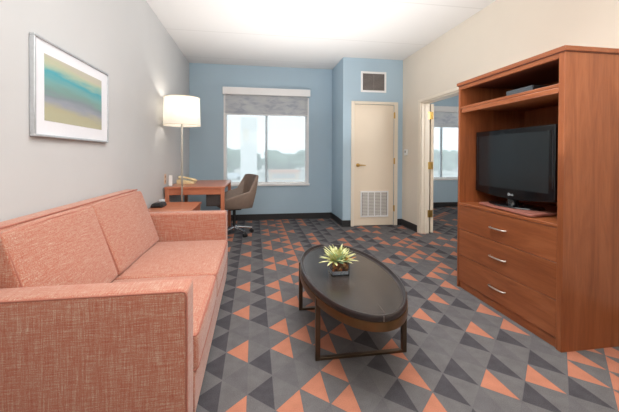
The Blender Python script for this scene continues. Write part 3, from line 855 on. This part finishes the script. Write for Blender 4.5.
M['tape'] = plain('cream_trim_tape', rgb(226, 208, 180), rough=.8, noise=.03)
for z, r_ in ((1.541, .2185), (1.882, .2095)):
    tr_ = MB(); tr_.tube([(LX + r_ * math.cos(2 * PI * k / 48), LY + r_ * math.sin(2 * PI * k / 48), z) for k in range(48)], .0028, n=6, closed=True)
    tr_.build('shade_trim', M['tape'], shd)
sp_ = MB()
for k in range(3):
    a_ = k * 2 * PI / 3 + .4
    sp_.tube([(LX + .012 * math.cos(a_), LY + .012 * math.sin(a_), 1.60), (LX + .2135 * math.cos(a_), LY + .2135 * math.sin(a_), 1.60)], .002, n=6)
sp_.build('shade_spider', M['nickel'], lp)
bl = MB(); bl.lathe([(.012, 1.62), (.014, 1.64), (.028, 1.675), (.03, 1.70), (.02, 1.725), (.001, 1.735)], LX, LY, n=20)
mb_, nt_, b_ = newmat('frosted_bulb'); b_.inputs['Emission Color'].default_value = (1, .9, .75, 1); b_.inputs['Emission Strength'].default_value = 4
bo_ = bl.build('bulb', mb_, lp, smooth=60)
ld = bpy.data.lights.new('bulb_light', 'POINT'); ld.energy = 3.5; ld.color = (1, .93, .84); ld.shadow_soft_size = .035
lo = bpy.data.objects.new('bulb_light', ld); C.objects.link(lo); lo.parent = lp; lo.location = (0, 0, 1.76)

# ------------------------------------------------------------------ office chair
CHX, CHY = -.292, 5.09
oc = thing('office_chair', 'taupe upholstered swivel office chair on chrome star base at desk', 'office chair', (CHX, CHY, 0), math.radians(200))
st = [(.20, .225, .255, .265, .545), (.05, .24, .06, .298, .605), (-.10, .25, -.135, .302, .660), (-.18, .23, -.265, .262, .875), (-.195, .12, -.292, .175, .887), (-.20, 0, -.298, 0, .890)]
full = st + [(a_, -b_, c_, -d_, e_) for a_, b_, c_, d_, e_ in reversed(st[:-1])]
m_ = MB(); rows = 4; v = []
for (xb_, yb_, xt, yt, zt_) in full:
    for i in range(rows + 1):
        t = i / rows; bulge = .012 * math.sin(PI * t)
        x = xb_ + (xt - xb_) * t; y = yb_ + (yt - yb_) * t; l = math.hypot(x - .05, y) or 1
        v.append((x + bulge * (x - .05) / l, y + bulge * y / l, .415 + (zt_ - .415) * t))
f = []
for i in range(len(full) - 1):
    for k in range(rows):
        a_ = i * (rows + 1) + k; f.append((a_, a_ + 1, a_ + rows + 2, a_ + rows + 1))
m_.add(v, f)
shl = m_.build('backrest', M['chair'], oc, local=True, smooth=28)
so_ = shl.modifiers.new('solid', 'SOLIDIFY'); so_.thickness = .035; so_.offset = 0
bv = shl.modifiers.new('bev', 'BEVEL'); bv.width = .008; bv.segments = 2; bv.angle_limit = math.radians(60)
pillow(boxc(-.165, .235, -.205, .205, .405, .485), .03, (.004, .004, .012), n=8).build('seat', M['chair'], oc, local=True, smooth=60)
MB().box(-.09, .09, -.07, .07, .365, .404).build('seat_mechanism', M['black_matte'], oc, local=True, bevel=.008)
MB().tube([(0, 0, .10), (0, 0, .37)], .022, n=16).build('gas_column', M['black_matte'], oc, local=True, smooth=60)
hb = MB(); hb.lathe([(.035, .07), (.042, .08), (.04, .125), (.028, .135)], 0, 0, n=24); hb.build('hub', M['chrome'], oc, local=True, smooth=40)
for k in range(5):
    wa = math.radians(-52 + 72 * k) - math.radians(200)
    ca, sa = math.cos(wa), math.sin(wa)
    L_ = MB(); L_.tube([(.035 * ca, .035 * sa, .105), (.15 * ca, .15 * sa, .092), (.275 * ca, .275 * sa, .072)], [.019, .016, .013], n=10)
    lo_ = L_.build('leg', M['chrome'], oc, local=True, smooth=60)
    cs_ = MB(); cx, cy = .27 * ca, .27 * sa
    cs_.tube([(cx, cy, .045), (cx, cy, .074)], .008, n=8)
    for s2 in (-1, 1):
        tx, ty = -sa, ca
        cs_.tube([(cx + tx * s2 * .008, cy + ty * s2 * .008, .027), (cx + tx * s2 * .026, cy + ty * s2 * .026, .027)], .027, n=18)
    cs_.build('caster', M['black_matte'], lo_, local=True, smooth=50)

# ------------------------------------------------------------------ outside
GZ = -4.0
gm = plain('dry_ground', rgb(196, 188, 172), rough=.9, noise=.15, nscale=.08)
gr_ = MB().box(-160, 260, 9, 400, GZ - .2, GZ).build('ground', gm); struct(gr_)
TL = leafmat('hazy_tree_leaves', rgb(88, 112, 88), rgb(128, 148, 116)); TK = plain('tree_bark', rgb(120, 106, 90), rough=.9, noise=.2, nscale=3)
def tree(x, y, h, w, label, sub='trees beyond the parking lot'):
    t = thing('tree', label, 'tree', (x, y, GZ), 0, sub)
    MB().tube([(x, y, GZ), (x + .1, y, GZ + h * .3), (x - .1, y, GZ + h * .6)], [.25, .2, .1], n=8).build('trunk', TK, t)
    m_ = MB()
    for i in range(26):
        a = R.uniform(0, 2 * PI); rr = w * .5 * math.sqrt(R.random()); zz = R.uniform(.28, .9)
        k = math.sqrt(max(.1, 1 - (abs(zz - .55) / .5) ** 2)); s2 = w * R.uniform(.14, .24)
        cx, cy, cz = x + rr * k * math.cos(a), y + rr * k * math.sin(a), GZ + h * zz
        bm = bmesh.new(); bmesh.ops.create_icosphere(bm, subdivisions=2, radius=s2)
        vs = [(cx + q.co.x * R.uniform(.85, 1.15), cy + q.co.y * R.uniform(.85, 1.15), cz + q.co.z * .8 * R.uniform(.85, 1.15)) for q in bm.verts]
        fs = [tuple(q.index for q in f_.verts) for f_ in bm.faces]; bm.free(); m_.add(vs, fs)
    m_.build('crown', TL, t)
def at(px, Y):      # world X of image column px at depth Y
    return Y * math.tan(.1635 + math.atan((px - 309.5) / 335.1))
tree(at(233, 86), 86, 6.6, 7, 'broad green tree outside the left window pane')
tree(at(252, 100), 100, 6.4, 5, 'smaller tree between the white pylon and the left window edge')
tree(at(277, 90), 90, 6.6, 7, 'rounded green tree outside right of the window mullion')
tree(at(287, 96), 96, 5.8, 6, 'pale tree behind the rounded tree in the right pane')
tree(at(300, 120), 120, 7, 7, 'distant small tree near the right edge of the window')
tree(at(439, 92), 92, 7.2, 8, 'tree outside the left part of the bedroom window')
tree(at(456, 112), 112, 7.0, 8, 'tree outside the right part of the bedroom window')
# low tan building with flat roof and windows
bg = thing('low_building', 'low tan and orange building beyond the parking lot', 'building', (at(284, 72), 72, GZ))
bx0, bx1 = at(270, 72), at(299, 72)
MB().box(bx0, bx1, 72, 78, GZ, GZ + 1.7).build('wall', plain('tan_stucco', rgb(226, 196, 168), rough=.9, noise=.06, nscale=2), bg)
MB().box(bx0 - .2, bx1 + .2, 71.8, 78.2, GZ + 1.7, GZ + 2.05).build('roof', plain('terracotta_fascia', rgb(214, 146, 112), rough=.9, noise=.06, nscale=2), bg)
for i in range(5):
    xx = bx0 + .6 + i * (bx1 - bx0 - 1.2) / 5
    MB().box(xx, xx + .7, 71.95, 72.0, GZ + .5, GZ + 1.3).build('window', plain('grey_glass', rgb(150, 160, 170), rough=.3, noise=.03), bg)
# white pylon
py_ = thing('sign_pylon', 'tall pale white pylon structure outside the left window pane', 'pylon', (at(249, 40), 40, GZ))
xx0, xx1 = at(240.5, 40), at(257, 40)
MB().box(xx0, xx1, 40, 41, GZ, 5.7).build('pylon_body', plain('white_panel', rgb(246, 244, 240), rough=.7, noise=.02, nscale=1), py_)
MB().box(xx0 + .25, xx0 + 1.0, 39.96, 40.0, 3.0, 4.3).build('sign_panel', plain('cream_panel', rgb(240, 226, 208), rough=.7, noise=.02, nscale=1), py_)
# parked cars, tiny and far
def car(px, Y, col, label):
    x = at(px, Y); e = thing('parked_car', label, 'car', (x, Y, GZ), 0, 'cars in the parking lot')
    prof = [(x - 2.1, GZ + .3), (x - 2.1, GZ + .85), (x - 1.2, GZ + .95), (x - .7, GZ + 1.4), (x + .9, GZ + 1.4), (x + 1.4, GZ + .95), (x + 2.1, GZ + .8), (x + 2.1, GZ + .3)]
    MB().prism(prof, 'y', Y - .8, Y + .8).build('car_body', plain('car_paint', col, rough=.3, noise=.02), e, bevel=.08)
    for dx in (-1.3, 1.3):
        MB().tube([(x + dx, Y - .82, GZ + .32), (x + dx, Y + .82, GZ + .32)], .32, n=14).build('wheel', M['black_matte'], e)
car(274, 82, rgb(236, 236, 238), 'white car parked outside behind the low building')
car(233, 76, rgb(228, 232, 236), 'pale car parked outside left of the white pylon')

# ------------------------------------------------------------------ world and lights
w = bpy.data.worlds.new('sky'); S.world = w; w.use_nodes = True
nt = w.node_tree; bg_ = nt.nodes['Background']
tc = node(nt, 'ShaderNodeTexCoord'); sp = node(nt, 'ShaderNodeSeparateXYZ'); link(nt, tc.outputs['Generated'], sp.inputs[0])
r = ramp(nt, [(0.0, (.72, .72, .72, 1)), (.48, (.80, .84, .87, 1)), (.52, (.80, .86, .91, 1)), (.66, (.76, .85, .93, 1)), (1.0, (.66, .80, .96, 1))])
ma = node(nt, 'ShaderNodeMath', operation='MULTIPLY_ADD'); ma.inputs[1].default_value = .5; ma.inputs[2].default_value = .5
link(nt, sp.outputs['Z'], ma.inputs[0]); link(nt, ma.outputs[0], r.inputs['Fac']); link(nt, r.outputs['Color'], bg_.inputs['Color'])
bg_.inputs['Strength'].default_value = 1.5

def area(name, loc, rot_, size, sy, energy, color):
    l = bpy.data.lights.new(name, 'AREA'); l.shape = 'RECTANGLE'; l.size = size; l.size_y = sy; l.energy = energy; l.color = color
    o = bpy.data.objects.new(name, l); C.objects.link(o); o.location = loc; o.rotation_euler = rot_; return o
area('rear_fill', (.7, -.9, 1.9), (math.radians(150), 0, 0), 2.4, 1.2, 88, (1, .99, .97))  # added fill behind the camera, tilted up; no real fixture
area('bedroom_fill', (4.4, 1.5, 1.9), (math.radians(150), 0, 0), 1.6, 1.2, 110, (1, .98, .95))  # unseen fill added to brighten the bedroom
area('ceiling_wash', (.68, 3.0, 1.14), (PI, 0, 0), 2.2, 4.2, 52, (1, .99, .975)).data.spread = math.radians(132)  # added upward wash in mid-room, brightens the ceiling without any fixture
area('overhead_fill', (.68, 2.0, 2.77), (0, 0, 0), 2.0, 2.2, 38, (1, .99, .975)).data.spread = math.radians(140)  # added downward fill above the view, stands for no known lamp

# ------------------------------------------------------------------ camera
f_px, yaw, pit, rol, cyp, cz = 335.117, .1635, -.0119, -.0039, 160.277, 1.1647
fw = Vector((math.sin(yaw) * math.cos(pit), math.cos(yaw) * math.cos(pit), math.sin(pit)))
rt0 = Vector((math.cos(yaw), -math.sin(yaw), 0)); up0 = rt0.cross(fw)
rt = rt0 * math.cos(rol) - up0 * math.sin(rol); up = rt0 * math.sin(rol) + up0 * math.cos(rol)
cd = bpy.data.cameras.new('camera'); cam = bpy.data.objects.new('camera', cd); C.objects.link(cam)
mtx = Matrix((( rt.x, up.x, -fw.x, 0), (rt.y, up.y, -fw.y, 0), (rt.z, up.z, -fw.z, cz), (0, 0, 0, 1)))
cam.matrix_world = mtx
cd.sensor_width = 36; cd.sensor_fit = 'HORIZONTAL'; cd.lens = f_px / 619 * 36
cd.shift_y = (cyp - 206) / 619; cd.clip_start = .02; cd.clip_end = 1000
S.camera = cam
S.view_settings.view_transform = 'Standard'; S.view_settings.look = 'None'
S.view_settings.exposure = 0.2; S.view_settings.gamma = 1.0
S.view_settings.use_curve_mapping = False
